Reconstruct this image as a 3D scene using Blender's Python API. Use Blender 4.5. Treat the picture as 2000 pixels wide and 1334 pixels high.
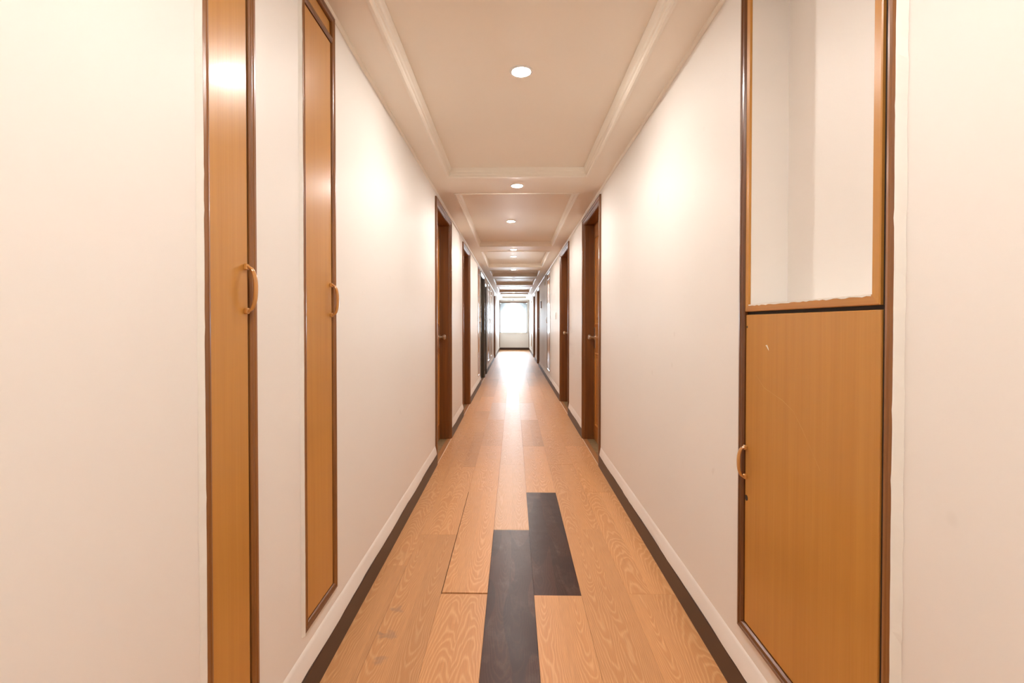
import bpy, bmesh, math, random
from mathutils import Vector
random.seed(7)
for o in list(bpy.data.objects):
    bpy.data.objects.remove(o)
scene = bpy.context.scene
COL = scene.collection

# ------------------------------------------------------------------ camera
cam_d = bpy.data.cameras.new('camera')
cam = bpy.data.objects.new('camera', cam_d)
COL.objects.link(cam)
cam_d.sensor_width = 36.0
cam_d.lens = 944 / 2000 * 36.0
cam_d.clip_start = 0.02
cam_d.shift_x = 16 / 2000
cam_d.shift_y = -21 / 2000
EYE = 1.13
cam.location = (0, 0, EYE)
cam.rotation_euler = (math.pi / 2 - math.atan(12.7 / 944), 0, math.atan(19 / 944))
scene.camera = cam

# ------------------------------------------------------------------ sky, exposure
world = bpy.data.worlds.new('overcast_sky')
scene.world = world
world.use_nodes = True
bg = world.node_tree.nodes['Background']
bg.inputs['Color'].default_value = (0.84, 0.93, 1.0, 1)
bg.inputs['Strength'].default_value = 5.0
scene.view_settings.view_transform = 'Standard'
scene.view_settings.look = 'None'
scene.view_settings.gamma = 1.0
scene.view_settings.use_curve_mapping = False
scene.view_settings.exposure = 2.52
LAMP_COLOR = (1.0, 0.95, 0.90)
LAMP_STRENGTH = 118.0

# ------------------------------------------------------------------ main measures (metres)
XL, XR = -0.625, 0.690          # wall faces
ZC, ZT = 2.195, 2.255           # soffit and tray ceiling
Y0, Y1 = -3.0, 21.3             # ends of the corridor
TW = 0.18                       # wall thickness

# ------------------------------------------------------------------ materials
def new_mat(name):
    m = bpy.data.materials.new(name)
    m.use_nodes = True
    nt = m.node_tree
    return m, nt, nt.nodes['Principled BSDF'], nt.nodes.new, nt.links.new

def setp(p, color=None, rough=None, spec=None, coat=None, metal=None, coat_rough=None):
    if color is not None: p.inputs['Base Color'].default_value = (*color, 1)
    if rough is not None: p.inputs['Roughness'].default_value = rough
    if spec is not None: p.inputs['Specular IOR Level'].default_value = spec
    if coat is not None: p.inputs['Coat Weight'].default_value = coat
    if coat_rough is not None: p.inputs['Coat Roughness'].default_value = coat_rough
    if metal is not None: p.inputs['Metallic'].default_value = metal

def ramp(nt, fac, stops):
    r = nt.nodes.new('ShaderNodeValToRGB')
    while len(r.color_ramp.elements) < len(stops):
        r.color_ramp.elements.new(0.5)
    for e, (pos, c) in zip(r.color_ramp.elements, stops):
        e.position = pos
        e.color = (*c, 1)
    nt.links.new(fac, r.inputs[0])
    return r.outputs[0]

def noise(nt, vec, scale, detail=3, rough=0.5):
    n = nt.nodes.new('ShaderNodeTexNoise')
    n.inputs['Scale'].default_value = scale
    n.inputs['Detail'].default_value = detail
    n.inputs['Roughness'].default_value = rough
    nt.links.new(vec, n.inputs['Vector'])
    return n.outputs['Fac']

def mapping(nt, vec, scale=(1, 1, 1), loc=(0, 0, 0)):
    m = nt.nodes.new('ShaderNodeMapping')
    m.inputs['Scale'].default_value = scale
    m.inputs['Location'].default_value = loc
    nt.links.new(vec, m.inputs['Vector'])
    return m.outputs[0]

def math_n(nt, op, a, b=None, clamp=False):
    n = nt.nodes.new('ShaderNodeMath')
    n.operation = op
    n.use_clamp = clamp
    for i, v in enumerate((a, b)):
        if v is None: continue
        if isinstance(v, (int, float)): n.inputs[i].default_value = v
        else: nt.links.new(v, n.inputs[i])
    return n.outputs[0]

def mixc(nt, fac, a, b, mode='MIX'):
    n = nt.nodes.new('ShaderNodeMix')
    n.data_type = 'RGBA'
    n.blend_type = mode
    for s, v in ((0, fac), (6, a), (7, b)):
        if isinstance(v, (int, float)): n.inputs[s].default_value = v
        elif isinstance(v, tuple): n.inputs[s].default_value = (*v, 1)
        else: nt.links.new(v, n.inputs[s])
    return n.outputs[2]

def bump(nt, p, height, strength, dist):
    b = nt.nodes.new('ShaderNodeBump')
    b.inputs['Strength'].default_value = strength
    b.inputs['Distance'].default_value = dist
    nt.links.new(height, b.inputs['Height'])
    nt.links.new(b.outputs[0], p.inputs['Normal'])

def obj_coord(nt):
    return nt.nodes.new('ShaderNodeTexCoord').outputs['Object']

def paint(name, color, rough, spec=0.5, bump_s=0.12, vary=0.03, speck=True):
    m, nt, p, N, L = new_mat(name)
    setp(p, color, rough, spec)
    c = obj_coord(nt)
    n1 = noise(nt, c, 2.2, 2 if speck else 0)
    dark = tuple(x * (1 - vary) for x in color)
    col = mixc(nt, n1, dark, color)
    if speck:
        sp = noise(nt, c, 9.0, 1)
        msk = ramp(nt, sp, [(0.775, (0, 0, 0)), (0.80, (1, 1, 1))])
        col = mixc(nt, math_n(nt, 'MULTIPLY', msk, 0.10), col, (0.42, 0.34, 0.27))
    L(col, p.inputs['Base Color'])
    if bump_s:
        bump(nt, p, noise(nt, c, 8, 2), bump_s, 0.01)
    return m

def wood(name, light, dark, axis='Z', rough=0.3, coat=0.3, grain=1.0, streak=60, coat_rough=0.12):
    """varnished timber, grain running along one axis"""
    m, nt, p, N, L = new_mat(name)
    setp(p, light, rough, 0.5, coat, coat_rough=coat_rough)
    c = obj_coord(nt)
    r = nt.nodes.new('ShaderNodeObjectInfo').outputs['Random']
    off = nt.nodes.new('ShaderNodeCombineXYZ')
    L(math_n(nt, 'MULTIPLY', r, 7.1), off.inputs[0]); L(math_n(nt, 'MULTIPLY', r, 3.7), off.inputs[1])
    L(math_n(nt, 'MULTIPLY', r, 5.3), off.inputs[2])
    add = nt.nodes.new('ShaderNodeVectorMath'); add.operation = 'ADD'
    L(c, add.inputs[0]); L(off.outputs[0], add.inputs[1])
    a = 'XYZ'.index(axis)
    s1 = [1, 1, 1]; s1[a] = 0.03
    s2 = [1, 1, 1]; s2[a] = 0.012
    s3 = [1, 1, 1]; s3[a] = 0.25
    g1 = noise(nt, mapping(nt, add.outputs[0], s1), streak, 4, 0.6)
    g2 = noise(nt, mapping(nt, add.outputs[0], s2), streak * 5, 2, 0.6)
    g3 = noise(nt, mapping(nt, add.outputs[0], s3), 5, 3)
    f = math_n(nt, 'ADD', math_n(nt, 'MULTIPLY', g1, 0.55), math_n(nt, 'MULTIPLY', g2, 0.2))
    f = math_n(nt, 'ADD', f, math_n(nt, 'MULTIPLY', g3, 0.25))
    w = 0.2 / max(grain, 0.01)
    col = ramp(nt, f, [(max(0, 0.5 - w), dark), (min(1, 0.5 + w), light)])
    L(col, p.inputs['Base Color'])
    bump(nt, p, g2, 0.06, 0.003)
    return m

def oak(name, pale, base, deep, rough, spec=0.5, line=0.75, vary=0.16, stains=False, coat=0.0, worn=False):
    """plain-sawn laminate board: growth rings cut by a slightly tilted board"""
    m, nt, p, N, L = new_mat(name)
    setp(p, base, rough, spec, coat)
    c = obj_coord(nt)
    rnd = nt.nodes.new('ShaderNodeObjectInfo').outputs['Random']
    sep = nt.nodes.new('ShaderNodeSeparateXYZ'); L(c, sep.inputs[0])
    x, y = sep.outputs[0], sep.outputs[1]
    half = math_n(nt, 'GREATER_THAN', x, 0.0975)
    rl = math_n(nt, 'FRACT', math_n(nt, 'ADD', rnd, math_n(nt, 'MULTIPLY', half, 0.377)))
    off = math_n(nt, 'MULTIPLY', rl, 43.0)
    yo = math_n(nt, 'ADD', y, off)
    cv = nt.nodes.new('ShaderNodeCombineXYZ'); L(x, cv.inputs[0]); L(yo, cv.inputs[1])
    v = cv.outputs[0]
    n1 = math_n(nt, 'SUBTRACT', noise(nt, mapping(nt, v, (5, 1.6, 1)), 1.0, 3, 0.55), 0.5)
    n2 = math_n(nt, 'SUBTRACT', noise(nt, mapping(nt, v, (22, 6, 1), (3, 9, 0)), 1.0, 2), 0.5)
    cx = math_n(nt, 'ADD', math_n(nt, 'MULTIPLY', math_n(nt, 'FRACT', math_n(nt, 'MULTIPLY', rl, 17.0)), 0.07), 0.014)
    cx = math_n(nt, 'ADD', cx, math_n(nt, 'MULTIPLY', half, 0.0975))
    xx = math_n(nt, 'ADD', math_n(nt, 'SUBTRACT', x, cx), math_n(nt, 'MULTIPLY', n1, 0.06))
    sgn = math_n(nt, 'SUBTRACT', math_n(nt, 'MULTIPLY', math_n(nt, 'GREATER_THAN', math_n(nt, 'FRACT', math_n(nt, 'MULTIPLY', rl, 29.0)), 0.5), 2.0), 1.0)
    zz = math_n(nt, 'ADD', math_n(nt, 'MULTIPLY', math_n(nt, 'MULTIPLY', y, 0.055), sgn), 0.075)
    zz = math_n(nt, 'ADD', zz, math_n(nt, 'MULTIPLY', n1, 0.05))
    r = math_n(nt, 'SQRT', math_n(nt, 'ADD', math_n(nt, 'MULTIPLY', xx, xx), math_n(nt, 'MULTIPLY', zz, zz)))
    r = math_n(nt, 'ADD', r, math_n(nt, 'MULTIPLY', n2, 0.006))
    ring = math_n(nt, 'FRACT', math_n(nt, 'MULTIPLY', r, 230.0))
    lines = ramp(nt, ring, [(0.0, (1, 1, 1)), (0.25, (0.15, 0.15, 0.15)), (0.72, (0, 0, 0)), (1.0, (1, 1, 1))])
    fibre = noise(nt, mapping(nt, v, (420, 9, 1)), 1.0, 2, 0.6)
    tone = noise(nt, mapping(nt, v, (7, 0.7, 1), (1, 5, 0)), 1.0, 2)
    col = mixc(nt, tone, deep, base)
    lf = math_n(nt, 'MULTIPLY', math_n(nt, 'MULTIPLY', lines, line), math_n(nt, 'ADD', math_n(nt, 'MULTIPLY', fibre, 0.9), 0.25), True)
    col = mixc(nt, lf, col, pale)
    fb = ramp(nt, fibre, [(0.3, (0.86, 0.86, 0.86)), (0.65, (1, 1, 1))])
    col = mixc(nt, 1.0, col, fb, 'MULTIPLY')
    # two printed lamellae per board and a tone of its own for each board
    lam = math_n(nt, 'GREATER_THAN', x, 0.0975)
    lam = math_n(nt, 'MULTIPLY', lam, math_n(nt, 'SUBTRACT', math_n(nt, 'FRACT', math_n(nt, 'MULTIPLY', rnd, 7.0)), 0.5))
    k = math_n(nt, 'ADD', math_n(nt, 'ADD', 1.0 - vary / 2, math_n(nt, 'MULTIPLY', rnd, vary)), math_n(nt, 'MULTIPLY', lam, vary * 0.9))
    kc = nt.nodes.new('ShaderNodeCombineColor')
    for i in range(3): L(k, kc.inputs[i])
    col = mixc(nt, 1.0, col, kc.outputs[0], 'MULTIPLY')
    if worn:
        sc = noise(nt, mapping(nt, v, (9, 5, 1), (7, 2, 0)), 1.0, 6, 0.72)
        col = mixc(nt, ramp(nt, sc, [(0.50, (0, 0, 0)), (0.78, (0.55, 0.55, 0.55))]), col, (0.17, 0.115, 0.090))
        blk = noise(nt, mapping(nt, v, (11, 2.2, 1), (1, 1, 0)), 1.0, 0)
        col = mixc(nt, ramp(nt, blk, [(0.49, (0.0, 0.0, 0.0)), (0.51, (0.5, 0.5, 0.5))]), col, (0.030, 0.012, 0.010))
    if stains:
        pos = nt.nodes.new('ShaderNodeNewGeometry').outputs['Position']
        wob = noise(nt, pos, 38, 3)
        for (sx, sy, sr) in ((-0.464, 1.895, 0.030), (-0.455, 1.735, 0.036), (-0.448, 1.60, 0.028), (-0.485, 1.74, 0.018)):
            d = nt.nodes.new('ShaderNodeVectorMath'); d.operation = 'DISTANCE'
            L(pos, d.inputs[0]); d.inputs[1].default_value = (sx, sy, 0)
            dd = math_n(nt, 'ADD', d.outputs['Value'], math_n(nt, 'MULTIPLY', math_n(nt, 'SUBTRACT', wob, 0.5), sr * 2.6))
            msk = ramp(nt, math_n(nt, 'DIVIDE', dd, sr), [(0.25, (0.38, 0.38, 0.38)), (0.9, (0, 0, 0))])
            col = mixc(nt, msk, col, (0.20, 0.15, 0.12))
    L(col, p.inputs['Base Color'])
    scuff = noise(nt, v, 14, 5, 0.65)
    L(math_n(nt, 'MAXIMUM', math_n(nt, 'ADD', math_n(nt, 'MULTIPLY', scuff, 0.24), rough - 0.12), 0.285), p.inputs['Roughness'])
    hb = math_n(nt, 'ADD', math_n(nt, 'MULTIPLY', fibre, 0.5), math_n(nt, 'MULTIPLY', noise(nt, v, 30, 2), 0.4))
    bump(nt, p, hb, 0.10, 0.002)
    return m

def plain(name, color, rough=0.4, spec=0.5, metal=0.0, coat=0.0, vary=0.05, scale=30):
    m, nt, p, N, L = new_mat(name)
    setp(p, color, rough, spec, coat, metal)
    n = noise(nt, obj_coord(nt), scale, 3)
    L(mixc(nt, n, tuple(c * (1 - vary) for c in color), color), p.inputs['Base Color'])
    return m

def emit(name, color, strength):
    m, nt, p, N, L = new_mat(name)
    setp(p, (0.9, 0.9, 0.88), 0.4)
    p.inputs['Emission Color'].default_value = (*color, 1)
    p.inputs['Emission Strength'].default_value = strength
    return m

def glass_pane(name):
    m, nt, p, N, L = new_mat(name)
    nt.nodes.remove(p)
    t = N('ShaderNodeBsdfTransparent'); g = N('ShaderNodeBsdfGlossy'); fr = N('ShaderNodeFresnel'); mx = N('ShaderNodeMixShader')
    t.inputs[0].default_value = (0.95, 0.98, 1.0, 1)
    g.inputs['Roughness'].default_value = 0.02
    fr.inputs[0].default_value = 1.45
    L(fr.outputs[0], mx.inputs[0]); L(t.outputs[0], mx.inputs[1]); L(g.outputs[0], mx.inputs[2])
    L(mx.outputs[0], nt.nodes['Material Output'].inputs[0])
    return m

def tile_mat(name):
    m, nt, p, N, L = new_mat(name)
    setp(p, (0.5, 0.42, 0.28), 0.3)
    n = noise(nt, obj_coord(nt), 14, 5, 0.65)
    L(ramp(nt, n, [(0.3, (0.16, 0.105, 0.045)), (0.55, (0.30, 0.215, 0.11)), (0.8, (0.46, 0.37, 0.22))]), p.inputs['Base Color'])
    return m

M = {}
M['wall'] = paint('cream_enamel', (0.87, 0.835, 0.79), 0.48, 0.28, 0.0, 0.02)
M['ceil'] = paint('cream_ceiling_paint', (0.91, 0.83, 0.72), 0.42, 0.4, 0.0, 0.03, False)
M['trimw'] = paint('cream_moulding_paint', (0.91, 0.85, 0.75), 0.4, 0.5, 0.0, 0.03, False)
M['niche'] = paint('white_niche_paint', (0.88, 0.84, 0.79), 0.5, 0.4, 0.0, 0.02, False)
M['caulk'] = plain('white_paint_edge', (0.86, 0.84, 0.78), 0.5)
M['honey'] = wood('honey_veneer', (0.59, 0.285, 0.058), (0.47, 0.200, 0.032), 'Z', 0.33, 0.22, 0.8, 40)
M['honeyY'] = wood('honey_timber_across', (0.57, 0.265, 0.06), (0.43, 0.17, 0.03), 'Y', 0.33, 0.22, 1.0, 60)
M['brown'] = wood('brown_varnished_timber', (0.23, 0.082, 0.019), (0.09, 0.030, 0.008), 'Z', 0.30, 0.15, 1.0, 70)
M['brownY'] = wood('brown_varnished_timber_across', (0.23, 0.082, 0.019), (0.09, 0.030, 0.008), 'Y', 0.30, 0.15, 1.0, 70)
M['brownlt'] = wood('chestnut_varnished_timber', (0.36, 0.150, 0.038), (0.15, 0.052, 0.015), 'Z', 0.30, 0.2, 1.0, 70)
M['jamb'] = wood('teak_door_frame', (0.26, 0.092, 0.018), (0.11, 0.035, 0.008), 'Z', 0.32, 0.15, 1.0, 45)
M['jambY'] = wood('teak_door_frame_across', (0.26, 0.092, 0.018), (0.11, 0.035, 0.008), 'Y', 0.32, 0.15, 1.0, 45)
M['brownmid'] = wood('russet_varnished_timber', (0.34, 0.135, 0.030), (0.15, 0.052, 0.012), 'Z', 0.32, 0.1, 1.0, 70)
M['leaf'] = wood('teak_door_leaf', (0.52, 0.22, 0.045), (0.36, 0.135, 0.024), 'Z', 0.3, 0.2, 1.0, 45)
M['darkleaf'] = wood('dark_door_leaf', (0.075, 0.055, 0.030), (0.035, 0.025, 0.016), 'Z', 0.35, 0.3, 1.0, 45)
M['skirt'] = wood('dark_skirting', (0.062, 0.031, 0.019), (0.042, 0.020, 0.013), 'Y', 0.42, 0.0, 0.8, 50)
M['oak'] = oak('oak_laminate', (0.80, 0.465, 0.225), (0.67, 0.322, 0.122), (0.58, 0.262, 0.092), 0.40, spec=0.42, line=0.8, stains=True)
M['oakpale'] = oak('oak_laminate_worn_reflection', (0.81, 0.51, 0.29), (0.70, 0.375, 0.175), (0.63, 0.32, 0.14), 0.37, spec=0.45, line=0.6, vary=0.10)  # paler from wear, with reflected downlight painted into the tone
M['wenge'] = oak('wenge_laminate', (0.115, 0.053, 0.032), (0.082, 0.031, 0.019), (0.040, 0.014, 0.009), 0.31, spec=0.20, line=0.5, worn=True, vary=0.35)
M['sub'] = plain('dark_underlay', (0.03, 0.022, 0.018), 0.8)
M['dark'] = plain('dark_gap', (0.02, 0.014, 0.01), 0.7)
M['tile'] = tile_mat('beige_threshold_stone')
M['strip'] = wood('threshold_strip_wood', (0.50, 0.24, 0.085), (0.36, 0.15, 0.05), 'Y', 0.35, 0.3)
M['brass'] = plain('brushed_steel', (0.62, 0.56, 0.48), 0.28, metal=1.0)
M['profile'] = plain('pale_edge_profile', (0.75, 0.58, 0.42), 0.35)
M['handle'] = wood('amber_handle', (0.62, 0.30, 0.075), (0.44, 0.18, 0.04), 'Z', 0.2, 0.6)
M['black'] = plain('black_metal', (0.012, 0.012, 0.012), 0.4)
M['plastic'] = plain('ivory_plastic', (0.74, 0.70, 0.62), 0.35)
M['white'] = plain('white_gloss', (0.85, 0.85, 0.84), 0.35)
M['frame_grey'] = plain('grey_window_frame', (0.32, 0.33, 0.34), 0.4)
M['glass'] = glass_pane('window_glass')
M['lamp'] = emit('lamp_lens', LAMP_COLOR, LAMP_STRENGTH)
M['arch'] = plain('darkened_grey_plaster', (0.45, 0.44, 0.43), 0.8, 0.2)  # darker tone painted in to offset excess light on the arch surround
M['lampoff'] = plain('unlit_lamp', (0.10, 0.10, 0.11), 0.25)
M['scratch'] = plain('scratch_mark', (0.62, 0.36, 0.13), 0.6)

# ------------------------------------------------------------------ mesh helpers
def box(bm, lo, hi):
    x0, y0, z0 = [min(a, b) for a, b in zip(lo, hi)]
    x1, y1, z1 = [max(a, b) for a, b in zip(lo, hi)]
    v = [bm.verts.new(c) for c in ((x0, y0, z0), (x1, y0, z0), (x1, y1, z0), (x0, y1, z0),
                                   (x0, y0, z1), (x1, y0, z1), (x1, y1, z1), (x0, y1, z1))]
    for f in ((0, 3, 2, 1), (4, 5, 6, 7), (0, 1, 5, 4), (1, 2, 6, 5), (2, 3, 7, 6), (3, 0, 4, 7)):
        bm.faces.new([v[i] for i in f])

def loft(bm, rings, closed=True, caps=True):
    rs = [[bm.verts.new(p) for p in r] for r in rings]
    n = len(rs[0])
    for a, b in zip(rs[:-1], rs[1:]):
        for i in range(n if closed else n - 1):
            j = (i + 1) % n
            bm.faces.new((a[i], a[j], b[j], b[i]))
    if caps and closed:
        bm.faces.new(rs[0]); bm.faces.new(list(reversed(rs[-1])))

def tube(bm, pts, rad, seg=10):
    rings = []
    for i, p in enumerate(pts):
        p = Vector(p)
        t = (Vector(pts[min(i + 1, len(pts) - 1)]) - Vector(pts[max(i - 1, 0)])).normalized()
        ref = Vector((0, 1, 0)) if abs(t.y) < 0.9 else Vector((1, 0, 0))
        a = t.cross(ref).normalized(); b = t.cross(a)
        r = rad[i] if isinstance(rad, (list, tuple)) else rad
        rings.append([p + a * r * math.cos(2 * math.pi * k / seg) + b * r * math.sin(2 * math.pi * k / seg) for k in range(seg)])
    loft(bm, rings)

def lathe(bm, origin, axis, prof, seg=20):
    """prof = [(radius, along)] revolved about axis"""
    o = Vector(origin); ax = Vector(axis).normalized()
    ref = Vector((0, 0, 1)) if abs(ax.z) < 0.9 else Vector((1, 0, 0))
    a = ax.cross(ref).normalized(); b = ax.cross(a)
    rings = [[o + ax * h + (a * math.cos(2 * math.pi * k / seg) + b * math.sin(2 * math.pi * k / seg)) * max(r, 1e-4) for k in range(seg)] for r, h in prof]
    loft(bm, rings)

def finish(name, bm, mat, parent=None, base=None, bevel=0.0, smooth=False, kind=None):
    if bevel:
        bmesh.ops.bevel(bm, geom=list(bm.edges), offset=bevel, segments=1, affect='EDGES', clamp_overlap=True)
    bmesh.ops.recalc_face_normals(bm, faces=bm.faces)
    org = Vector((0, 0, 0))
    if parent is not None:
        q = parent
        while q is not None:
            org += q.location; q = q.parent
    o = bpy.data.objects.new(name, bpy.data.meshes.new(name))
    if base is not None:
        o.location = Vector(base) - org
        org = Vector(base)
    bmesh.ops.translate(bm, verts=bm.verts, vec=-org)
    bm.to_mesh(o.data); bm.free()
    o.data.materials.append(mat)
    if smooth:
        for p in o.data.polygons: p.use_smooth = True
        o.data.set_sharp_from_angle(angle=math.radians(40))
    COL.objects.link(o)
    o.parent = parent
    if kind: o['kind'] = kind
    return o

def part(name, mat, parent, fn, bevel=0.0, smooth=False, label=None):
    bm = bmesh.new(); fn(bm)
    o = finish(name, bm, mat, parent, bevel=bevel, smooth=smooth)
    if label: o['label'] = label
    return o

def thing(name, label, cat, loc, group=None, kind=None):
    o = bpy.data.objects.new(name, None)
    o.empty_display_size = 0.1
    COL.objects.link(o)
    o.location = loc
    o['label'] = label; o['category'] = cat
    if group: o['group'] = group
    if kind: o['kind'] = kind
    return o

def tag(o, label, cat, group=None, kind=None):
    o['label'] = label; o['category'] = cat
    if group: o['group'] = group
    if kind: o['kind'] = kind
    return o

def SX(side, d):
    """x of a point standing d out of (negative: into) the left or right wall"""
    return XL + d if side < 0 else XR - d

def holed_slab(bm, us, ws, holes, face, back, to3):
    """slab between two planes with rectangular holes (u0,u1,w0,w1)"""
    us = sorted(set([round(x, 5) for x in us] + [round(h[i], 5) for h in holes for i in (0, 1)]))
    ws = sorted(set([round(x, 5) for x in ws] + [round(h[i], 5) for h in holes for i in (2, 3)]))
    def solid(i, j):
        if not (0 <= i < len(us) - 1 and 0 <= j < len(ws) - 1): return False
        cu, cw = (us[i] + us[i + 1]) / 2, (ws[j] + ws[j + 1]) / 2
        return not any(h[0] < cu < h[1] and h[2] < cw < h[3] for h in holes)
    vd = {}
    def V(i, j, s):
        k = (i, j, s)
        if k not in vd: vd[k] = bm.verts.new(to3(us[i], ws[j], face if s == 0 else back))
        return vd[k]
    for i in range(len(us) - 1):
        for j in range(len(ws) - 1):
            if not solid(i, j): continue
            for s in (0, 1):
                bm.faces.new((V(i, j, s), V(i + 1, j, s), V(i + 1, j + 1, s), V(i, j + 1, s)))
            for (di, dj, a, b) in ((-1, 0, (i, j), (i, j + 1)), (1, 0, (i + 1, j), (i + 1, j + 1)), (0, -1, (i, j), (i + 1, j)), (0, 1, (i, j + 1), (i + 1, j + 1))):
                if not solid(i + di, j + dj):
                    bm.faces.new((V(*a, 0), V(*b, 0), V(*b, 1), V(*a, 1)))

# ------------------------------------------------------------------ openings
# doors: side, y0, y1, top
DOORS = [
    (-1, 3.840, 4.790, 2.150, 'teak', 'brown wooden door deep in its frame on the left wall, nearest the camera'),
    (1, 3.830, 4.810, 2.155, 'teak', 'brown wooden door with orange leaf on the right wall, nearest the camera'),
    (-1, 5.900, 6.850, 2.140, 'teak', 'second brown wooden door along the left wall'),
    (1, 6.010, 7.120, 2.160, 'teak', 'second brown wooden door along the right wall, round knob showing'),
    (-1, 9.080, 10.240, 2.130, 'dark', 'blackish double door with black pull handles on the left wall'),
    (1, 12.850, 13.950, 2.130, 'teak', 'third brown door along the right wall, past the tall cupboard'),
    (-1, 10.400, 10.980, 2.020, 'dark', 'low narrow blackish door right behind the double door on the left'),
    (1, 15.450, 16.550, 2.130, 'teak', 'farthest brown door on the right wall toward the window'),
    (-1, 15.300, 16.250, 2.130, 'teak', 'farthest dark brown door on the left wall near the arched window'),
]
# cupboards set in the wall: side, y0, y1, z0, z1
CUPS_L = [(-1, 0.954, 1.158, 0.205, 2.190), (-1, 1.412, 1.681, 0.205, 2.190), (-1, 8.48, 8.80, 0.21, 2.150),
          (-1, 11.70, 12.40, 0.22, 2.120), (-1, 13.20, 13.62, 0.24, 2.06)]
CUP_BIG = (1, 0.878, 1.478, 0.215, 2.190)
CUPS_R = [(1, 9.17, 9.90, 0.22, 2.150), (1, 18.40, 19.10, 0.24, 2.06)]

def wall_holes(side):
    h = [(d[1], d[2], -0.1, d[3]) for d in DOORS if d[0] == side]
    h += [(c[1] + 0.004, c[2] - 0.004, c[3] + 0.004, c[4] - 0.004) for c in CUPS_L + [CUP_BIG] + CUPS_R if c[0] == side]
    return h

# ------------------------------------------------------------------ room shell
def build_shell():
    for side, nm, lab in ((-1, 'wall_left', 'glossy cream left corridor wall'), (1, 'wall_right', 'glossy cream right corridor wall')):
        bm = bmesh.new()
        ys = [Y0, Y1] + [Y0 + k for k in range(1, 24)]
        holed_slab(bm, ys, [-0.1, ZT + 0.1], wall_holes(side), 0.0, -TW, lambda u, w, d: (SX(side, d), u, w))
        w = finish(nm, bm, M['wall'], base=(SX(side, -TW / 2), (Y0 + Y1) / 2, 0))
        tag(w, lab, 'wall', kind='structure')
        # sealed room space behind the wall openings
        bm = bmesh.new()
        box(bm, (SX(side, -TW - 0.02), Y0, -0.1), (SX(side, -TW), Y1, ZT + 0.1))
        finish('wall_core', bm, M['dark'], w)
        # thin paint bead along the top of the wall
        bm = bmesh.new()
        loft(bm, [[(SX(side, a), y, ZC - b) for a, b in ((-0.002, 0.0), (0.012, 0.0), (0.010, 0.006), (0.003, 0.012), (-0.002, 0.013))] for y in (Y0, Y1)])
        finish('ceiling_bead', bm, M['trimw'], w)
        # skirting with bulging plaster above, cut at the doors
        cuts = sorted([(d[1], d[2]) for d in DOORS if d[0] == side])
        segs, y = [], Y0
        for a, b in cuts:
            if a - y > 0.12: segs.append((y, a))
            y = b
        segs.append((y, Y1))
        sk = thing('baseboard_left' if side < 0 else 'baseboard_right', 'dark brown skirting along the foot of the %s wall' % ('left' if side < 0 else 'right'),
                   'baseboard', (SX(side, 0.007), (Y0 + Y1) / 2, 0), kind='structure')
        for a, b in segs:
            bm = bmesh.new()
            loft(bm, [[(SX(side, p), yy, z) for p, z in ((-0.002, 0.0), (0.0145, 0.0), (0.0145, 0.088), (0.0125, 0.0915), (-0.002, 0.0925))] for yy in (a, b)])
            finish('skirting_board', bm, M['skirt'], sk)
            bm = bmesh.new()
            n = max(2, int((b - a) / 0.05))
            rings = []
            for k in range(n + 1):
                yy = a + (b - a) * k / n
                jit = 0.0016 * math.sin(yy * 9.1 + side) + random.uniform(-0.0009, 0.0009)
                rings.append([(SX(side, p), yy, z) for p, z in ((-0.002, 0.091), (0.0118 + jit, 0.0915), (0.0112 + jit, 0.1), (0.0070 + jit, 0.125), (0.0030, 0.142 + jit * 2), (0.0002, 0.158), (-0.002, 0.16))])
            loft(bm, rings)
            finish('plaster_fillet', bm, M['wall'], w, smooth=True)
    # far wall with window opening, unseen back wall added to contain the light
    bm = bmesh.new()
    holed_slab(bm, [XL, XR], [-0.1, ZT + 0.1], [(-0.605, 0.605, 0.745, 2.085)], Y1, Y1 + 0.30, lambda u, w, d: (u, d, w))
    tag(finish('wall_end', bm, M['wall'], base=(0.03, Y1 + 0.15, 0)), 'cream end wall under the arched window', 'wall', kind='structure')
    bm = bmesh.new(); box(bm, (XL - TW, Y0 - 0.15, -0.1), (XR + TW, Y0, ZT + 0.1))
    tag(finish('wall_back_added', bm, M['wall'], base=(0.03, Y0 - 0.07, 0)), 'added cream wall closing the corridor behind the viewer to contain light', 'wall', kind='structure')
    bm = bmesh.new(); box(bm, (XL + 0.001, Y1 - 0.014, 0), (XR - 0.001, Y1 + 0.002, 0.10))
    tag(finish('baseboard_end', bm, M['skirt'], base=(0.03, Y1 - 0.007, 0)), 'dark brown skirting at the foot of the end wall', 'baseboard', kind='structure')

TRAYS = [(-2.55, 0.28), (0.75, 3.50), (3.96, 6.60), (7.08, 9.01), (9.55, 10.73), (11.30, 13.10), (13.70, 15.98), (16.30, 17.06), (17.45, 19.70)]
TX0, TX1 = -0.468, 0.522

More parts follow.
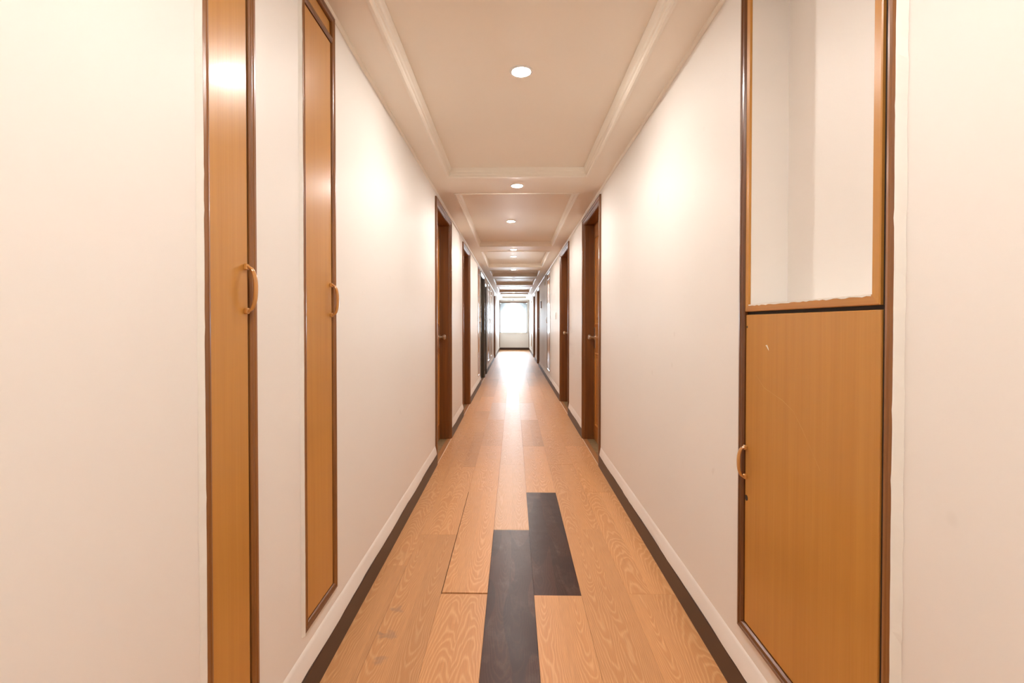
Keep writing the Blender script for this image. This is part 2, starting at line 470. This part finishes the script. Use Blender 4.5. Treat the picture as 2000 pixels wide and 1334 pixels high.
def build_ceiling():
    bm = bmesh.new()
    holed_slab(bm, [XL - TW, XR + TW], [Y0, Y1 + 0.3], [(TX0, TX1, a, b) for a, b in TRAYS], ZC, ZT, lambda u, w, d: (u, w, d))
    c = finish('ceiling', bm, M['ceil'], base=(0.03, (Y0 + Y1) / 2, ZC))
    tag(c, 'cream ceiling with a row of shallow recessed trays', 'ceiling', kind='structure')
    prof = [(-0.016, -0.001), (-0.016, -0.006), (-0.004, -0.007), (0.002, -0.002), (0.003, 0.012), (0.008, 0.016), (0.009, 0.032), (0.014, 0.040), (0.020, 0.056), (0.020, 0.061), (-0.002, 0.061), (-0.002, -0.001)]
    for a, b in TRAYS:
        bm = bmesh.new(); box(bm, (TX0 - 0.03, a - 0.03, ZT), (TX1 + 0.03, b + 0.03, ZT + 0.03))
        finish('tray_panel', bm, M['ceil'], c)
        cs = [(TX0, a, 1, 1), (TX1, a, -1, 1), (TX1, b, -1, -1), (TX0, b, 1, -1)]
        for k in range(4):
            bm = bmesh.new()
            rings = []
            for (cx, cy, sx, sy) in (cs[k], cs[(k + 1) % 4]):
                rings.append([(cx + sx * o, cy + sy * o, ZC + h) for o, h in prof])
            loft(bm, rings)
            finish('tray_moulding', bm, M['trimw'], c)
    return c

def plank_mesh(bm, w, l):
    g, t, c = 0.0002, 0.009, 0.0005
    r0 = [(g, g, -t), (w - g, g, -t), (w - g, l - g, -t), (g, l - g, -t)]
    r1 = [(x, y, -c) for x, y, _ in r0]
    r2 = [(g + c, g + c, 0), (w - g - c, g + c, 0), (w - g - c, l - g - c, 0), (g + c, l - g - c, 0)]
    loft(bm, [r0, r1, r2])

def build_floor():
    bm = bmesh.new(); box(bm, (XL - TW, Y0 - 0.15, -0.10), (XR + TW, Y1 + 0.3, -0.0088))
    f = finish('floor', bm, M['sub'], base=(0.03, (Y0 + Y1) / 2, -0.0088))
    tag(f, 'glossy oak laminate plank floor running down the corridor', 'floor', kind='structure')
    L = 1.232
    cols = [(-0.6155, -0.499, 2.24), (-0.499, -0.304, 2.575), (-0.304, -0.109, 2.007), (-0.109, 0.086, 2.641),
            (0.086, 0.283, 2.003), (0.283, 0.478, 2.655), (0.478, 0.681, 2.02)]
    cache = {}
    for ci, (x0, x1, j0) in enumerate(cols):
        k0 = math.floor((Y0 - j0) / L)
        k = k0
        while j0 + k * L < Y1:
            a, b = j0 + k * L, j0 + (k + 1) * L
            kk = k
            k += 1
            a2, b2 = max(a, Y0), min(b, Y1)
            xa = x0
            if ci == 2 and kk == 0: a2 += 0.008; xa = x0 + 0.003           # open joint
            if b2 - a2 < 0.02: continue
            mat = 'oak'
            if (ci == 3 and kk == -1) or (ci == 4 and kk == 0): mat = 'wenge'
            elif (ci == 3 and kk >= 0) or (ci == 2 and kk == 3) or (ci == 4 and kk == 3): mat = 'oakpale'
            key = (round(x1 - xa, 4), round(b2 - a2, 4), mat)
            if key not in cache:
                bm = bmesh.new(); plank_mesh(bm, x1 - xa, b2 - a2)
                bmesh.ops.recalc_face_normals(bm, faces=bm.faces)
                me = bpy.data.meshes.new('plank'); bm.to_mesh(me); bm.free()
                me.materials.append(M[mat]); cache[key] = me
            o = bpy.data.objects.new('plank', cache[key])
            COL.objects.link(o); o.parent = f
            dz = 0.0016 if (ci == 2 and kk == 0) else random.choice((0, 0, 0.0003, -0.0002))
            o.location = Vector((xa, a2, dz)) - f.location
            if mat == 'wenge': o['label'] = 'blackish brown replacement floor plank'
    return f

# ------------------------------------------------------------------ frames
def frame_piece(bm, side, prof, ca, cb):
    """profile (w inward, d out of wall) from corner ca to cb; corner = (y, z, sy, sz)"""
    rings = []
    for (y, z, sy, sz) in (ca, cb):
        rings.append([(SX(side, d), y + sy * w, z + sz * w) for w, d in prof])
    loft(bm, rings)

def frame_parts(parent, side, y0, y1, z0, z1, prof, matZ, matY, bottom=True, names=('stile', 'top_rail', 'bottom_rail')):
    b = 1 if bottom else 0
    c = [(y0, z0, 1, b), (y0, z1, 1, -1), (y1, z1, -1, -1), (y1, z0, -1, b)]
    part(names[0], matZ, parent, lambda bm: frame_piece(bm, side, prof, c[0], c[1]))
    part(names[1], matY, parent, lambda bm: frame_piece(bm, side, prof, c[1], c[2]))
    part(names[0], matZ, parent, lambda bm: frame_piece(bm, side, prof, c[2], c[3]))
    if bottom:
        part(names[2], matY, parent, lambda bm: frame_piece(bm, side, prof, c[3], c[0]))

def knob(parent, side, y, z, d):
    o = (SX(side, d), y, z)
    part('knob', M['brass'], parent, lambda bm: lathe(bm, o, (-side, 0, 0), [(0.026, 0), (0.026, 0.006), (0.012, 0.008), (0.011, 0.030), (0.020, 0.036), (0.026, 0.046), (0.025, 0.056), (0.016, 0.064), (0.0, 0.066)]), smooth=True)

def raised_panel(bm, side, y0, y1, z0, z1, d):
    prof = [(0, d - 0.002), (0, d + 0.008), (0.012, d + 0.012), (0.02, d + 0.004), (0.05, d + 0.003), (0.075, d + 0.010)]
    rings = []
    for w, dd in prof:
        rings.append([(SX(side, dd), y, z) for y, z in ((y0 + w, z0 + w), (y1 - w, z0 + w), (y1 - w, z1 - w), (y0 + w, z1 - w))])
    loft(bm, rings)

def build_door(n, side, y0, y1, top, style, label):
    d = thing('door_%d' % n, label, 'door', (SX(side, -0.06), (y0 + y1) / 2, 0), kind='structure')
    dark = style == 'dark'
    mz, my = (M['darkleaf'], M['darkleaf']) if dark else (M['jamb'], M['jambY'])
    prof = [(0.0, -0.17), (0.0, 0.012), (0.004, 0.015), (0.016, 0.015), (0.020, 0.010), (0.026, 0.010), (0.030, 0.013), (0.040, 0.013), (0.046, 0.006),
            (0.054, 0.004), (0.058, -0.002), (0.060, -0.010), (0.060, -0.097), (0.072, -0.097), (0.072, -0.17)]
    frame_parts(d, side, y0, y1, 0.0, top, prof, mz, my, bottom=False, names=('jamb', 'header', 'sill'))
    ya, yb = y0 + 0.063, y1 - 0.063
    dl = -0.098
    def leafbox(bm, a, b): box(bm, (SX(side, dl - 0.036), a, 0.006), (SX(side, dl), b, top - 0.063))
    if dark:
        mid = (ya + yb) / 2
        leaves = [(ya, mid - 0.002), (mid + 0.002, yb)] if y1 - y0 > 0.8 else [(ya, yb)]
        for (a, b) in leaves:
            lf = part('door_leaf', M['darkleaf'], d, lambda bm: leafbox(bm, a, b), bevel=0.002)
            part('glass_strip', M['frame_grey'], lf, lambda bm: box(bm, (SX(side, dl - 0.002), (a + b) / 2 - 0.06, 0.95), (SX(side, dl + 0.003), (a + b) / 2 + 0.06, 1.85)))
            hy = b - 0.06 if a < mid - 0.1 else a + 0.06
            part('pull_handle', M['black'], lf, lambda bm: tube(bm, [(SX(side, dl), hy, 1.19), (SX(side, dl + 0.05), hy, 1.19), (SX(side, dl + 0.06), hy, 1.18), (SX(side, dl + 0.06), hy, 0.98), (SX(side, dl + 0.05), hy, 0.97), (SX(side, dl), hy, 0.97)], 0.011, 8))
    else:
        lf = part('door_leaf', M['leaf'], d, lambda bm: leafbox(bm, ya, yb), bevel=0.002)
        for (z0, z1) in ((0.16, 0.86), (1.12, top - 0.20)):
            part('raised_panel', M['leaf'], lf, lambda bm: raised_panel(bm, side, ya + 0.11, yb - 0.11, z0, z1, dl))
        ky = yb - 0.055
        part('lock_plate', M['brass'], lf, lambda bm: box(bm, (SX(side, dl - 0.001), ky - 0.022, 0.90), (SX(side, dl + 0.004), ky + 0.022, 1.10)), bevel=0.0015)
        if n != 3: knob(lf, side, ky, 1.005, dl + 0.003)
        if n <= 4:
            for hz in (0.25, 1.05, 1.85):
                part('hinge', M['brass'], lf, lambda bm: lathe(bm, (SX(side, dl + 0.004), ya + 0.004, hz), (0, 0, 1), [(0.006, 0), (0.006, 0.09)], 8))
    # threshold: pale edge profile, wooden strip, stone
    part('edge_profile', M['profile'], d, lambda bm: loft(bm, [[(SX(side, p), y, z) for p, z in ((0.0125, -0.006), (0.0125, 0.003), (0.0105, 0.0045), (0.0085, 0.003), (0.0085, -0.006))] for y in (y0, y1)]))
    part('threshold_strip', M['strip'], d, lambda bm: loft(bm, [[(SX(side, p), y, z) for p, z in ((0.0085, -0.006), (0.0085, 0.002), (-0.030, 0.004), (-0.034, 0.001), (-0.034, -0.006))] for y in (y0 + 0.001, y1 - 0.001)]))
    part('threshold_stone', M['tile'], d, lambda bm: box(bm, (SX(side, -0.034), y0 + 0.061, -0.0086), (SX(side, -0.175), y1 - 0.061, 0.0015)), bevel=0.001)

# ------------------------------------------------------------------ cupboards
def arched_handle(parent, side, y, z0, z1, d, mat, reach=0.020, lean=0.0):
    """bowed pull: two feet and a thick curved grip"""
    zc, hh = (z0 + z1) / 2, (z1 - z0) / 2
    def grip(bm):
        rings = []
        n = 14
        for k in range(n + 1):
            t = -1 + 2 * k / n
            zz = zc + hh * t * 0.98
            out = d + 0.006 + reach * math.sqrt(max(0.0, 1 - abs(t) ** 2.4))
            w = 0.0050 + 0.0022 * (1 - t * t)
            th = 0.0032 + 0.0012 * (1 - t * t)
            ring = []
            for q in range(10):
                an = 2 * math.pi * q / 10
                tz = -t * 0.5 * th * math.sin(an)
                ring.append((SX(side, out + th * math.sin(an)), y + lean * (1 - t * t) + w * math.cos(an), zz - tz))
            rings.append(ring)
        loft(bm, rings)
    h = part('handle', mat, parent, grip, smooth=True)
    for zz in (z0, z1):
        s = 1 if zz == z1 else -1
        part('foot', mat, h, lambda bm: box(bm, (SX(side, d - 0.0005), y - 0.006, zz - s * 0.011), (SX(side, d + 0.009), y + 0.006, zz + s * 0.003)), bevel=0.002)

STILE = [(0.0, -0.050), (0.0, 0.004), (0.003, 0.0065), (0.009, 0.0065), (0.011, 0.0045), (0.014, 0.0045), (0.016, 0.0060), (0.020, 0.0050), (0.022, 0.001), (0.022, -0.050)]

def paint_edge(parent, side, y, z0, z1, width=0.005, inner=1):
    """uneven edge of wall paint lapped against the frame"""
    def fn(bm):
        n = int((z1 - z0) / 0.018)
        outr, inr, back = [], [], []
        wob = 0.0
        for k in range(n + 1):
            z = z0 + (z1 - z0) * k / n
            wob = 0.86 * wob + random.uniform(-0.0009, 0.0009)
            e = width * 0.55 + wob + (0.003 if random.random() < 0.03 else 0)
            outr.append((SX(side, 0.0003), y - inner * (width * 1.5 + random.uniform(0, 0.003)), z))
            back.append((SX(side, 0.0060 if side < 0 else 0.0085), y - inner * 0.0004, z))
            inr.append((SX(side, 0.0069 if side < 0 else 0.0104), y + inner * max(0.0, e * 0.42), z))
        vs = [[bm.verts.new(p) for p in r] for r in (outr, back, inr)]
        for a, b in ((0, 1), (1, 2)):
            for k in range(n):
                bm.faces.new((vs[a][k], vs[a][k + 1], vs[b][k + 1], vs[b][k]))
    return part('paint_edge', M['caulk'], parent, fn)

def shaft_cupboard(c, label, near=False, matframe='brown', door_mat='honey', handle_z=(1.157, 1.267)):
    side, y0, y1, z0, z1 = c
    t = thing('shaft_cupboard', label, 'cupboard', (SX(side, -0.02), (y0 + y1) / 2, z0), group='narrow cupboards let into the corridor walls')
    frame_parts(t, side, y0, y1, z0, z1, [(w * (1.2 if near else 1), dd) for w, dd in STILE], M['brown' if not near else 'brownmid'], M['brownY'])
    part('back_panel', M['dark'], t, lambda bm: box(bm, (SX(side, -0.052), y0 + 0.006, z0 + 0.006), (SX(side, -0.046), y1 - 0.006, z1 - 0.006)))
    sw = 0.0264 if near else 0.022
    ya, yb, za, zb = y0 + sw, y1 - sw, z0 + sw, z1 - sw
    zt = 2.103 if near else zb - 0.10
    part('transom_rail', M['brownY'], t, lambda bm: loft(bm, [[(SX(side, d), y, z) for d, z in ((-0.046, zt - 0.011), (0.002, zt - 0.011), (0.0055, zt - 0.006), (0.0055, zt + 0.006), (0.002, zt + 0.011), (-0.046, zt + 0.011))] for y in (ya - 0.001, yb + 0.001)]))
    part('transom_panel', M[door_mat], t, lambda bm: box(bm, (SX(side, -0.022), ya + 0.001, zt + 0.012), (SX(side, -0.004), yb - 0.001, zb - 0.001)))
    dr = part('cupboard_door', M[door_mat], t, lambda bm: box(bm, (SX(side, -0.018), ya + 0.001, za + 0.003), (SX(side, 0.001), yb - 0.008, zt - 0.015)), bevel=0.0012)
    part('gap_shadow', M['dark'], t, lambda bm: box(bm, (SX(side, -0.046), yb - 0.0078, za + 0.001), (SX(side, -0.003), yb - 0.0004, zt - 0.012)))  # dark filler, paints the shadow in the door gap
    arched_handle(dr, side, yb - 0.020, handle_z[0], handle_z[1], 0.001, M['handle'])
    if near:
        paint_edge(t, side, y0, z0 - 0.002, z1, 0.007, 1)
    return t

def big_cupboard():
    side, y0, y1, z0, z1 = CUP_BIG
    t = thing('wall_cupboard', 'wide honey wood cupboard on the right wall with an open white niche above its door', 'cupboard', (SX(side, -0.04), (y0 + y1) / 2, z0))
    prof = [(0.0, -0.105), (0.0, 0.005), (0.003, 0.009), (0.010, 0.010), (0.012, 0.007), (0.015, 0.007), (0.018, 0.009), (0.024, 0.008), (0.027, 0.002), (0.027, -0.105)]
    c = [(y0, z0, 1, 1), (y0, z1, 1, -1), (y1, z1, -1, -1), (y1, z0, -1, 1)]
    part('stile', M['brownlt'], t, lambda bm: frame_piece(bm, side, prof, c[0], c[1]), label='scuffed chestnut brown stile')
    part('top_rail', M['brownY'], t, lambda bm: frame_piece(bm, side, prof, c[1], c[2]))
    part('stile', M['brown'], t, lambda bm: frame_piece(bm, side, prof, c[2], c[3]))
    part('bottom_rail', M['brownY'], t, lambda bm: frame_piece(bm, side, prof, c[3], c[0]))
    ya, yb = y0 + 0.027, y1 - 0.027
    part('divider', M['dark'], t, lambda bm: box(bm, (SX(side, -0.10), ya, 1.1585), (SX(side, -0.006), yb, 1.166)))
    # open sash round the niche
    sy0, sy1, sz0, sz1 = ya + 0.016, yb - 0.004, 1.1665, 2.118
    sash = [(0.0, -0.030), (0.0, 0.002), (0.002, 0.004), (0.019, 0.004), (0.021, 0.002), (0.021, -0.002), (0.014, -0.004), (0.014, -0.030)]
    sc = [(sy0, sz0, 1, 1), (sy0, sz1, 1, -1), (sy1, sz1, -1, -1), (sy1, sz0, -1, 1)]
    s = part('niche_frame', M['honey'], t, lambda bm: frame_piece(bm, side, sash, sc[0], sc[1]), label='orange wooden frame round the white niche')
    part('frame_stile', M['honey'], s, lambda bm: frame_piece(bm, side, sash, sc[2], sc[3]))
    part('frame_rail', M['honeyY'], s, lambda bm: frame_piece(bm, side, sash, sc[1], sc[2]))
    part('frame_rail', M['honeyY'], s, lambda bm: frame_piece(bm, side, sash, sc[3], sc[0]))
    # uneven white paint lapping over the lower rail
    def lap(bm):
        n = 40; top, low = [], []
        for k in range(n + 1):
            y = sy0 + 0.021 + (sy1 - sy0 - 0.042) * k / n
            top.append(bm.verts.new((SX(side, 0.0047), y, sz0 + 0.0205)))
            low.append(bm.verts.new((SX(side, 0.0044), y, sz0 + 0.0174 + random.uniform(-0.0016, 0.001))))
        for k in range(n):
            bm.faces.new((top[k], top[k + 1], low[k + 1], low[k]))
    part('paint_edge', M['caulk'], s, lap)
    part('top_panel', M['honey'], t, lambda bm: box(bm, (SX(side, -0.022), ya + 0.002, 2.121), (SX(side, -0.004), yb - 0.002, z1 - 0.028)))
    # dark fillers painting deep shadow into the gaps beside sash and door
    part('gap_shadow', M['dark'], t, lambda bm: box(bm, (SX(side, -0.095), ya + 0.0004, z0 + 0.028), (SX(side, -0.003), ya + 0.0148, 1.158)))
    part('gap_shadow', M['dark'], t, lambda bm: box(bm, (SX(side, -0.095), ya + 0.0004, 1.1665), (SX(side, -0.003), sy0 - 0.0004, 2.118)))
    # niche lining
    nd, e = -0.108, 0.004
    na, nb, nz0, nz1 = sy0 + 0.021, sy1 - 0.0205, sz0 + 0.0205, sz1 - 0.021
    def lining(bm):
        x0, x1 = SX(side, -0.0025), SX(side, nd)
        box(bm, (x1, na - e, nz0 - e), (SX(side, nd - 0.006), nb + e, nz1 + e))
        box(bm, (x0, na - e, nz0), (x1, na, nz1)); box(bm, (x0, nb, nz0), (x1, nb + e, nz1))
        box(bm, (x0, na - e, nz1), (x1, nb + e, nz1 + e)); box(bm, (x0, na - e, nz0 - e), (x1, nb + e, nz0))
    part('niche_lining', M['niche'], t, lining, label='white painted inside of the niche')
    # lower door
    dz0, dz1 = z0 + 0.030, 1.1575
    d = part('cupboard_door', M['honey'], t, lambda bm: box(bm, (SX(side, -0.018), ya + 0.015, dz0), (SX(side, 0.001), yb - 0.005, dz1)), bevel=0.0015)
    part('back_panel', M['dark'], t, lambda bm: box(bm, (SX(side, -0.104), ya - 0.002, z0 + 0.02), (SX(side, -0.098), yb + 0.002, 1.152)))
    arched_handle(d, side, yb - 0.013, 0.676, 0.770, 0.001, M['handle'], 0.018)
    part('keyhole', M['black'], d, lambda bm: lathe(bm, (SX(side, 0.0005), yb - 0.014, 0.617), (-1, 0, 0), [(0.0085, 0), (0.0085, 0.0012), (0.005, 0.0014)], 14))
    part('screw_hole', M['black'], d, lambda bm: lathe(bm, (SX(side, 0.0005), yb - 0.012, 1.122), (-1, 0, 0), [(0.0035, 0), (0.0035, 0.001)], 10))
    def scratch(bm):
        pts = [(1.385, 0.985), (1.34, 0.955), (1.295, 0.945), (1.25, 0.935), (1.20, 0.915), (1.165, 0.88), (1.125, 0.835), (1.095, 0.80)]
        a = []
        for i, (y, z) in enumerate(pts):
            w = 0.0004 + 0.0005 * (i % 2)
            a.append((bm.verts.new((SX(side, 0.0013), y, z - w)), bm.verts.new((SX(side, 0.0013), y, z + w))))
        for p, q in zip(a[:-1], a[1:]): bm.faces.new((p[0], q[0], q[1], p[1]))
    part('scratch', M['scratch'], d, scratch)
    def chip(bm):
        pts = [(1.335, 1.072), (1.326, 1.074), (1.320, 1.066), (1.317, 1.058), (1.322, 1.062), (1.328, 1.068)]
        bm.faces.new([bm.verts.new((SX(side, 0.0013), y, z)) for y, z in pts])
    part('paint_chip', M['caulk'], d, chip)
    paint_edge(t, side, y0, z0, z1, 0.008, 1)
    return t

# ------------------------------------------------------------------ fittings
def downlight(x, y, z, label, lit=True):
    t = thing('recessed_downlight', label, 'ceiling light', (x, y, z), group='downlights along the ceiling')
    part('trim_ring', M['white'], t, lambda bm: lathe(bm, (x, y, z), (0, 0, -1), [(0.052, -0.001), (0.052, 0.002), (0.048, 0.005), (0.042, 0.005), (0.040, 0.002)], 28), smooth=True)
    part('lens', M['lamp' if lit else 'lampoff'], t, lambda bm: lathe(bm, (x, y, z), (0, 0, -1), [(0.041, 0.002), (0.039, 0.0055), (0.0, 0.008)], 16))
    return t

def build_window():
    w = thing('window_1', 'bright arched window filling the far end of the corridor', 'window', (0, Y1 + 0.12, 0.745), kind='structure')
    def ring(bm, y0, y1, x0, x1, z0, z1, t):
        box(bm, (x0, y0, z0), (x0 + t, y1, z1)); box(bm, (x1 - t, y0, z0), (x1, y1, z1))
        box(bm, (x0 + t, y0, z1 - t), (x1 - t, y1, z1)); box(bm, (x0 + t, y0, z0), (x1 - t, y1, z0 + t))
    part('window_frame', M['frame_grey'], w, lambda bm: ring(bm, Y1 + 0.02, Y1 + 0.06, -0.604, 0.604, 0.746, 2.084, 0.022))
    def spandrel(bm):
        R, cx, zs = 0.535, 0.0, 1.535
        n = 28
        out = [(-0.6055, 0.747), (-0.6055, 2.0855), (0.6055, 2.0855), (0.6055, 0.747)]
        # left leg, arch, right leg as strips between outline and arch
        fr = [(-R, 0.747), (-R, zs)] + [(cx - R * math.cos(math.pi * k / n), zs + R * math.sin(math.pi * k / n)) for k in range(1, n)] + [(R, zs), (R, 0.747)]
        ou = [(-0.6055, 0.747), (-0.6055, zs)]
        for k in range(1, n):
            a = math.pi * k / n
            c, s = -math.cos(a), math.sin(a)
            k1 = 0.6055 / abs(c) if abs(c) > 1e-6 else 9
            k2 = (2.0855 - zs) / s
            m = min(k1, k2); ou.append((c * m, zs + s * m))
        ou += [(0.6055, zs), (0.6055, 0.747)]
        for ya in (Y1 + 0.14, Y1 + 0.22):
            vi = [bm.verts.new((x, ya, z)) for x, z in fr]; vo = [bm.verts.new((x, ya, z)) for x, z in ou]
            for i in range(len(fr) - 1): bm.faces.new((vo[i], vo[i + 1], vi[i + 1], vi[i]))
        bm.verts.ensure_lookup_table()
        m = len(fr)
        for i in range(m - 1):
            bm.faces.new((bm.verts[i], bm.verts[i + 1], bm.verts[2 * m + i + 1], bm.verts[2 * m + i]))
    part('arch_surround', M['arch'], w, spandrel, label='greyish arched surround')
    part('pane', M['glass'], w, lambda bm: box(bm, (-0.582, Y1 + 0.036, 0.768), (0.582, Y1 + 0.040, 2.062)))
    part('sill', M['trimw'], w, lambda bm: box(bm, (-0.60, Y1 - 0.02, 0.722), (0.60, Y1 + 0.02, 0.746)), bevel=0.003)
    part('lintel_strip', M['jambY'], w, lambda bm: box(bm, (-0.62, Y1 - 0.02, 2.086), (0.62, Y1 + 0.002, 2.125)))
    # portal that guides the sky light through the opening
    pd = bpy.data.lights.new('window_portal', 'AREA'); pd.shape = 'RECTANGLE'; pd.size = 1.2; pd.size_y = 1.34
    pd.cycles.is_portal = True
    p = bpy.data.objects.new('window_portal', pd); COL.objects.link(p)
    p.location = (0, Y1 + 0.29, 1.415); p.rotation_euler = (-math.pi / 2, 0, 0)
    for s, xx in ((-1, XL), (1, XR)):
        bm = bmesh.new(); box(bm, (xx - s * 0.001, Y1 - 0.022, 0.0), (xx - s * 0.022, Y1 + 0.001, ZC - 0.012))
        tag(finish('trim_%d' % (1 if s < 0 else 2), bm, M['jamb'], base=(xx - s * 0.011, Y1 - 0.011, 0.0)),
            'slim brown corner strip on the %s side of the end wall' % ('left' if s < 0 else 'right'), 'trim', kind='structure')

def build_fittings():
    spec = [(0.03, -2.78, ZC, 'lit recessed downlight at the closed end behind the viewer', True),
            (0.03, -1.10, ZT, 'lit recessed downlight in the ceiling tray behind the viewer', True),
            (0.03, 0.52, ZC, 'lit recessed downlight on the beam overhead of the viewer', True),
            (0.034, 2.165, ZT, 'brightest and largest recessed downlight, in the nearest ceiling tray', True),
            (0.027, 3.726, ZC, 'lit recessed downlight on the first ceiling beam', True),
            (-0.028, 5.29, ZT, 'lit recessed downlight in the middle of the second ceiling tray', True),
            (0.0, 6.90, ZC, 'lit recessed downlight on the second ceiling beam', True),
            (0.0, 8.04, ZT, 'lit recessed downlight in the third ceiling tray', True),
            (0.0, 9.40, ZC, 'lit recessed downlight on the third ceiling beam', True),
            (0.0, 10.96, ZC, 'unlit dark recessed downlight on the fourth ceiling beam', False),
            (0.0, 12.18, ZT, 'unlit dark recessed downlight in the fifth ceiling tray', False),
            (0.0, 13.40, ZC, 'faintly seen lit downlight on the fifth ceiling beam', True),
            (0.0, 16.14, ZC, 'farthest lit recessed downlight before the arched window', True)]
    for s in spec: downlight(*s)
    # switch plate on the right wall
    y, z = 7.90, 1.265
    t = thing('light_switch', 'small ivory switch plate on the right wall past the second door', 'light switch', (XR, y, z))
    part('plate', M['plastic'], t, lambda bm: box(bm, (SX(1, -0.001), y - 0.045, z - 0.055), (SX(1, 0.010), y + 0.045, z + 0.055)), bevel=0.003)
    for k in (-1, 1):
        part('rocker', M['white'], t, lambda bm: box(bm, (SX(1, 0.009), y + k * 0.019 - 0.014, z - 0.028), (SX(1, 0.014), y + k * 0.019 + 0.014, z + 0.028)), bevel=0.002)
    # conduit drop
    bm = bmesh.new(); tube(bm, [(SX(1, 0.010), 10.5, ZC - 0.012), (SX(1, 0.010), 10.5, 2.03)], 0.009, 8)
    cd = finish('cable_conduit', bm, M['white'], base=(SX(1, 0.010), 10.5, 2.03))
    tag(cd, 'short white cable conduit dropping from the ceiling on the right wall', 'conduit')
    part('junction_box', M['plastic'], cd, lambda bm: box(bm, (SX(1, -0.001), 10.46, 1.97), (SX(1, 0.028), 10.54, 2.04)), bevel=0.004)
    # dark notice plate
    bm = bmesh.new(); box(bm, (SX(1, -0.001), 11.98, 1.53), (SX(1, 0.02), 12.16, 1.70))
    np = finish('notice_plate', bm, M['frame_grey'], base=(SX(1, 0.01), 12.07, 1.53), bevel=0.002)
    tag(np, 'small grey plate on the right wall beyond the tall cupboard', 'plate')
    # smoke detector before the window
    t = thing('smoke_detector', 'small ceiling detector with dark tip in front of the arched window', 'detector', (-0.02, 20.6, ZC))
    part('base', M['white'], t, lambda bm: lathe(bm, (-0.02, 20.6, ZC), (0, 0, -1), [(0.05, -0.001), (0.05, 0.014), (0.04, 0.022)], 18), smooth=True)
    part('sensor', M['black'], t, lambda bm: lathe(bm, (-0.02, 20.6, ZC), (0, 0, -1), [(0.028, 0.018), (0.026, 0.042), (0.012, 0.05), (0, 0.05)], 14), smooth=True)

# ------------------------------------------------------------------ build
build_shell()
build_ceiling()
build_floor()
build_window()
for i, d in enumerate(DOORS):
    build_door(i + 1, *d)
big_cupboard()
labs = ['narrow honey wood cupboard on the left wall, nearest the camera', 'narrow honey wood cupboard on the left wall, second from the camera',
        'narrow cupboard just before the blackish double door', 'narrow cupboard on the left wall past the low blackish door',
        'farthest thin cupboard on the left wall']
for i, c in enumerate(CUPS_L):
    shaft_cupboard(c, labs[i], near=i < 2)
for i, c in enumerate(CUPS_R):
    shaft_cupboard(c, ['tall narrow cupboard on the right wall past the switch plate', 'farthest thin cupboard on the right wall near the window'][i])
build_fittings()
